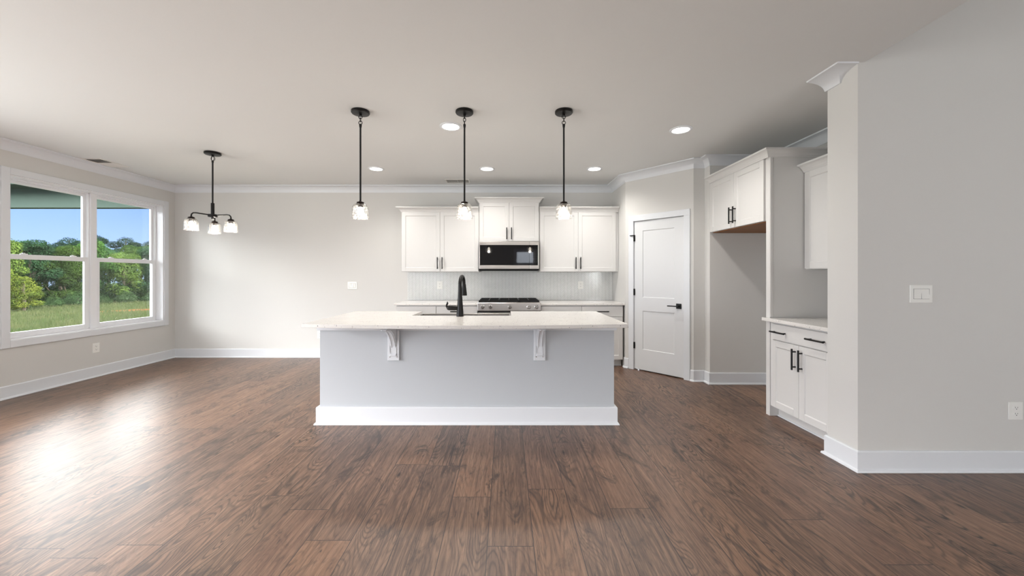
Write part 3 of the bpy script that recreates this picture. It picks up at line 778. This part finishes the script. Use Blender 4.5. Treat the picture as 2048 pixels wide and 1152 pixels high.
outlet((1.192, YB-.0095, 1.157), 0, 'white outlet on the herringbone backsplash right of the range')
outlet((-2.975, YB, .365), 0, 'white outlet low on the back wall beside the island')
switch((-2.457, YB, 1.150), 0, 'white three-gang light switch on the back wall left of the cabinets', 3, .150)
switch((2.775, SY, 1.187), 0, 'white double light switch on the near grey wall', 2, .150)

def vent(x0, x1, y0, y1, z, label, longaxis, split):
    r = empty('ceiling_vent', ((x0+x1)/2, (y0+y1)/2, z)); tag(r, label, 'vent', 'white metal registers in the ceiling')
    a, b = (x1-x0)/2, (y1-y0)/2; f = .022; d_ = -.007
    m = MB().box(-a, a, -b, -b+f, d_, 0).box(-a, a, b-f, b, d_, 0).box(-a, -a+f, -b+f, b-f, d_, 0).box(a-f, a, -b+f, b-f, d_, 0)
    if longaxis == 'x': m.box(-.004, .004, -b+f, b-f, d_, 0)
    else: m.box(-a+f, a-f, -.004, .004, d_, 0)
    m.build('vent_frame', M['vent'], r, .002)
    MB().box(-a+f, a-f, -b+f, b-f, -.0008, -.0002).build('duct_opening', M['duct'], r)
    n = 14; sl = MB(); sl2 = MB()
    if longaxis == 'y':
        for i in range(n):
            yy = -b+f+(2*b-2*f)*(i+.5)/n; tgt = sl if yy < 0 else sl2; q = .004 if yy < 0 else -.0075
            tgt.poly_prism([(yy-q, -.0062), (yy-q+.001, -.0066), (yy+q+.001, -.0012), (yy+q, -.0010)], 'x', -a+f, a-f)
    else:
        for i in range(10):
            yy = -b+f+(2*b-2*f)*(i+.5)/10
            sl.poly_prism([(yy-.003, -.0062), (yy-.002, -.0066), (yy+.004, -.0012), (yy+.003, -.0010)], 'x', -a+f, a-f)
    sl.build('louvres', M['vent'], r)
    if sl2.v: sl2.build('louvres', M['vent'], r)
    return r
vent(-5.192, -4.95, 4.63, 5.0, H, 'white ceiling vent beside the crown moulding above the dining window', 'y', 0)
vent(-.915, -.545, 5.63, 5.86, H, 'white ceiling vent above the cabinets, behind the middle pendant rod', 'x', 0)

# ================================================================== OUTSIDE
def ground_z(x, y):
    d = max(0, -x-6); dist = math.hypot(x*.0, y)
    return -.45 - .040*min(d, 90) + .25*noise.noise(Vector((x*.06, y*.06, 0)))*min(1, d/12)
def veg(name, c1, c2, sc=3, trans=True):
    t = NT(name); o = t.coord(); nz = t.noise(o, sc, 3); info = t.n('ObjectInfo')
    c = t.mix(t.math('MULTIPLY_ADD', t.math('SUBTRACT', nz, .5), 2.2, .5, clamp=True), lin(c1), lin(c2))
    hsv = t.n('HueSaturation'); t.set(hsv.inputs['Color'], c); t.set(hsv.inputs['Hue'], t.math('MULTIPLY_ADD', info.outputs['Random'], .035, .483)); t.set(hsv.inputs['Value'], t.math('MULTIPLY_ADD', info.outputs['Random'], .30, .50)); hsv.inputs['Saturation'].default_value = 1.0
    d = t.n('BsdfDiffuse'); t.set(d.inputs[0], hsv.outputs[0]); tr = t.n('BsdfTranslucent'); t.set(tr.inputs[0], hsv.outputs[0])
    m = t.n('MixShader'); m.inputs[0].default_value = .35; t.t.links.new(d.outputs[0], m.inputs[1]); t.t.links.new(tr.outputs[0], m.inputs[2]); t.t.links.new(m.outputs[0], t.out.inputs[0])
    return t.m
M['leaf'] = veg('green_leaves', '#1e3318', '#4d6a30', .5); M['leafb'] = veg('light_green_leaves', '#33491f', '#6f8440', .5); M['leafc'] = veg('bluish_green_leaves', '#182c20', '#3c5a3a', .5)
M['leaf2'] = veg('yellow_green_leaves', '#3c5222', '#7c8236', .8)
M['pine'] = veg('pine_needles', '#0f1d15', '#2a4230', .6); M['bark'] = simple('bark', '#4c4238', .9, 0, .2, 8, .3, .25)
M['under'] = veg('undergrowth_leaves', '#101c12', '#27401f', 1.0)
M['shrub'] = veg('shrub_leaves', '#26391f', '#4c6640', 1.2)
def grass_mat():
    t = NT('meadow'); o = t.coord(); a = t.noise(o, .25, 4, .6); b = t.noise(o, 2.5, 4, .7)
    c = t.mix(b, lin('#222d16'), lin('#383d24')); c = t.mix(t.math('MULTIPLY', t.math('SUBTRACT', a, .45, clamp=True), 3, clamp=True), c, lin('#31381f'))
    s2 = t.n('Mapping'); t.set(s2.inputs[0], o); s2.inputs['Scale'].default_value = (.25, .05, 1); s_ = t.noise(s2.outputs[0], 1, 3, .6)
    c = t.mix(t.math('MULTIPLY', t.math('SUBTRACT', s_, .60, clamp=True), 12, clamp=True), c, lin('#4d3324'))
    sx = t.n('SeparateXYZ'); t.set(sx.inputs[0], o)
    band = t.math('ABSOLUTE', t.math('SUBTRACT', t.math('SUBTRACT', sx.outputs[1], 28.5), t.math('ADD', t.math('MULTIPLY', t.math('ADD', sx.outputs[0], 25), .10), t.math('MULTIPLY', t.math('SUBTRACT', a, .5), 3))))
    soil = t.math('MULTIPLY', t.math('LESS_THAN', band, .9), t.math('GREATER_THAN', sx.outputs[0], -31))
    c = t.mix(t.math('MULTIPLY', soil, .85), c, lin('#5e3824'))
    t.principled(c, .95, 0, t.bump(b, .6, .1), .0); return t.m
M['grass'] = grass_mat(); M['blade'] = veg('grass_blades', '#3a4a2a', '#5c5e40', .6)
g = MB(); nx, ny = 60, 60
for i in range(nx+1):
    for j in range(ny+1):
        x = -5.6-160*(i/nx)**1.8; y = -30+170*j/ny
        g.v.append((x, y, ground_z(x, y)))
for i in range(nx):
    for j in range(ny):
        a = i*(ny+1)+j; g.f.append((a, a+1, a+ny+2, a+ny+1))
struct(g.build('ground', M['grass'], None, 0, True))
bl = MB(); rnd = random.Random(3)
for k in range(30000):
    y = rnd.uniform(14, 60)**1.0; t = rnd.uniform(.68, 1.36); x = -t*y
    if rnd.random() < (y-14)/60: continue
    if x > -31 and abs(y-28.5-2.2*noise.noise(Vector((x*.12, 4, 0)))-.10*(x+25)) < 1.0: continue
    z = ground_z(x, y); h = rnd.uniform(.08, .26)*(1.6 if noise.noise(Vector((x*.25, y*.25, 3))) > .22 else 1); a = rnd.uniform(0, PI); w_ = .010+.0006*y
    dx, dy = math.cos(a)*w_, math.sin(a)*w_; lx, ly = rnd.uniform(-.35, .35)*h, rnd.uniform(-.35, .35)*h
    n = len(bl.v); bl.v += [(x-dx, y-dy, z-.03), (x+dx, y+dy, z-.03), (x+dx*.6+lx*.5, y+dy*.6+ly*.5, z+h*.6), (x+lx, y+ly, z+h), (x-dx*.6+lx*.5, y-dy*.6+ly*.5, z+h*.6)]
    bl.f.append((n, n+1, n+2, n+3, n+4))
me = bpy.data.meshes.new('meadow_grass'); me.from_pydata(bl.v, [], bl.f); me.materials.append(M['blade'])
o = bpy.data.objects.new('meadow_grass', me); COL.objects.link(o); tag(o, 'tall pale green grass growing across the field outside the window', 'grass', None, 'stuff')

def crown_mesh(name, mat, lobes, nleaf, size, seed, flat=1.0):
    rn = random.Random(seed); v = []; f = []
    for (cx, cy, cz, rx, rz) in lobes:
        for _ in range(int(nleaf*rx*rx)):
            d_ = Vector((rn.gauss(0, 1), rn.gauss(0, 1), rn.gauss(0, 1))).normalized(); q = rn.uniform(.72, 1.05)*(1+.22*noise.noise(d_*2.3+Vector((cx, cy, cz))))
            p = Vector((cx+d_.x*rx*q, cy+d_.y*rx*q, cz+d_.z*rz*q))
            nrm = (d_+Vector((rn.uniform(-.7, .7), rn.uniform(-.7, .7), rn.uniform(-.3, 1.0)))).normalized()
            u = nrm.cross(Vector((rn.uniform(-1, 1), rn.uniform(-1, 1), rn.uniform(-.3, .3)))).normalized(); w_ = nrm.cross(u)
            s_ = size*rn.uniform(.5, 1.2); n = len(v)
            v += [tuple(p-u*s_), tuple(p-w_*s_*.55*flat), tuple(p+u*s_), tuple(p+w_*s_*.55*flat)]; f.append((n, n+1, n+2, n+3))
    me = bpy.data.meshes.new(name); me.from_pydata(v, [], f); me.materials.append(mat); return me
def make_tree(name, label, cat, group, mat, lobes, trunk, nleaf, size, seed, flat=1.0):
    r = empty(name, (0, 0, 0)); tag(r, label, cat, group)
    me = crown_mesh('foliage', mat, lobes, nleaf, size, seed, flat); o = bpy.data.objects.new('foliage', me); COL.objects.link(o); o.parent = r
    m = MB().tube(trunk, [.20, .16, .12, .06][:len(trunk)], 8)
    for (cx, cy, cz, rx, rz) in lobes[1:5]: m.tube([trunk[1], ((trunk[1][0]+cx)/2, (trunk[1][1]+cy)/2, (trunk[2][2]+cz)/2-.3), (cx, cy, cz)], [.08, .06, .03], 6)
    m.build('trunk', M['bark'], r, 0, True); return r
rn = random.Random(11)
def lobes_broad(seed, h=8.5, w=2.6):
    q = random.Random(seed); L = [(0, 0, h*.60, w*.72, h*.28)]
    for k in range(20):
        a = q.uniform(0, 2*PI); zz = q.uniform(.10, .90)*h; rr = w*(.85 if zz < h*.6 else .5)*q.uniform(.5, 1); L.append((math.cos(a)*rr, math.sin(a)*rr, zz, w*q.uniform(.24, .42), h*q.uniform(.06, .11)))
    return L
def lobes_pine(seed, h=11):
    q = random.Random(seed); L = [(0, 0, h*.9, 1.2, .9)]
    for k in range(12):
        a = q.uniform(0, 2*PI); zz = q.uniform(.48, .95)*h; rr = q.uniform(.3, 2.0); L.append((math.cos(a)*rr, math.sin(a)*rr, zz, q.uniform(.8, 1.3), q.uniform(.45, .75)))
    return L
def place(proto, used, x, y, s, rz, label=None):
    o = proto if not used else copy_tree(proto)
    o.location = (x, y, ground_z(x, y)-.05); o.scale = (s, s, s*rn.uniform(.92, 1.08)); o.rotation_euler.z = rz; return o
TL = 'leafy green broadleaf tree in the wood edge beyond the meadow'
protos = [make_tree('broadleaf_tree', TL, 'tree', 'broadleaf trees of the wood edge', M[mk], lobes_broad(s_), [(0, 0, 0), (.1, 0, 2.5), (0, .1, 5), (0, 0, 7)], 900, .115, s_) for s_, mk in ((1, 'leaf'), (2, 'leafb'), (3, 'leafc'), (4, 'leaf'))]
pines = [make_tree('pine_tree', 'tall dark green pine rising behind the broadleaf trees', 'tree', 'pines behind the wood edge', M['pine'], lobes_pine(s_), [(0, 0, 0), (.1, 0, 4), (0, .1, 7.5), (0, 0, 10.4)], 1100, .12, s_, .6) for s_ in (5, 6)]
young = make_tree('sapling_tree', 'young yellow-green tree at the front of the wood edge', 'tree', 'yellow-green young trees at the wood edge', M['leaf2'], lobes_broad(9, 4.6, 1.5), [(0, 0, 0), (.05, 0, 1.4), (0, .05, 2.8), (0, 0, 3.8)], 1500, .075, 9)
shrub = make_tree('shrub', 'low bushy shrub along the foot of the wood edge', 'shrub', 'shrubs at the foot of the wood', M['shrub'], [(0, 0, .7, 1.0, .8), (.8, .2, .5, .7, .5), (-.7, -.3, .5, .8, .55), (.1, .7, .6, .6, .5)], [(0, 0, 0), (0, 0, .3), (0, 0, .6), (0, 0, .8)], 1400, .07, 12)
cnt = {}
def put(key, lst, t, y, s, ang=None):
    """t: X/Y bearing of the tree as seen from the room"""
    p = lst[cnt.get(key, 0) % len(lst)]; used = cnt.get(key, 0) >= len(lst); cnt[key] = cnt.get(key, 0)+1
    return place(p, used, -t*y, y, s, rn.uniform(0, 6.28) if ang is None else ang)
# the wood edge runs away from the house: bearing 1.36 at 38 m to bearing .70 at 66 m
for k in range(10):
    f = k/9; t = 1.42-.75*f; y = 38+28*f + rn.uniform(-.5, .5)
    put('b', protos, t, y, rn.uniform(.84, .98)*(1+.18*f))
for k in range(9):
    f = (k+.5)/9; t = 1.42-.75*f; y = 44+30*f + rn.uniform(-.5, .5)
    put('b', protos, t, y, rn.uniform(.92, 1.04)*(1+.2*f))
for t, y, s in ((1.24, 56, .84), (1.15, 53, .96), (1.08, 60, 1.02), (1.0, 65, 1.02), (.935, 69, 1.06), (.87, 71, 1.04), (.81, 75, 1.06), (.75, 77, 1.08), (.70, 82, 1.1)):
    put('p', pines, t, y, s*.92)
for t, y, s in ((1.335, 35, 1.1), (1.27, 36, .8)):
    put('y', [young], t, y, s)
ug = MB(); q_ = random.Random(21)
for k in range(42000):
    f = q_.random(); t = 1.46-.82*f; y = 36.5+27*f+q_.uniform(0, 6); x = -t*y; z = ground_z(x, y)+q_.uniform(0, 3.6)*(.6+.5*noise.noise(Vector((x*.5, y*.5, 1))))
    a = q_.uniform(0, 6.28); s_ = q_.uniform(.07, .16); b_ = q_.uniform(-.8, .8); n = len(ug.v)
    u_ = Vector((math.cos(a), math.sin(a), b_*.6)).normalized()*s_; w_ = Vector((-math.sin(a)*.5, math.cos(a)*.5, .8)).normalized()*s_*.6
    p_ = Vector((x, y, z)); ug.v += [tuple(p_-u_), tuple(p_-w_), tuple(p_+u_), tuple(p_+w_)]; ug.f.append((n, n+1, n+2, n+3))
me = bpy.data.meshes.new('undergrowth'); me.from_pydata(ug.v, [], ug.f); me.materials.append(M['under'])
o = bpy.data.objects.new('undergrowth', me); COL.objects.link(o); tag(o, 'dark leafy undergrowth filling the foot of the wood outside the window', 'undergrowth', None, 'stuff')
for k in range(12):
    f = k/11; t = 1.38-.70*f; y = 35+27*f+rn.uniform(-.6, .6)
    put('s', [shrub], t, y, rn.uniform(.6, 1.1))
# porch roof outside the dining window
pr = empty('porch_roof', (-8.0, 6.4, 2.79)); tag(pr, None, None, None, 'structure')
MB().box(-4.5, 2.45, -.25, .20, 0, .10).build('porch_ceiling', M['beam'], pr)
MB().box(-4.5, 2.45, .06, .20, -.325, 0).build('beam', M['beam'], pr)
# neighbouring house wall seen through the small rear window (mirrored in the microwave)
nb = MB()
for k in range(16): nb.poly_prism([(-9.0, 1+k*.2), (-9.03, 1+k*.2), (-9.0, 1.2+k*.2)], 'x', -3, 6)
nb.box(-3, 6, -9.4, -8.999, -1, 5); tag(nb.build('neighbour_house_wall', M['siding']), 'white lap siding of the next house behind the rear window', 'house wall')
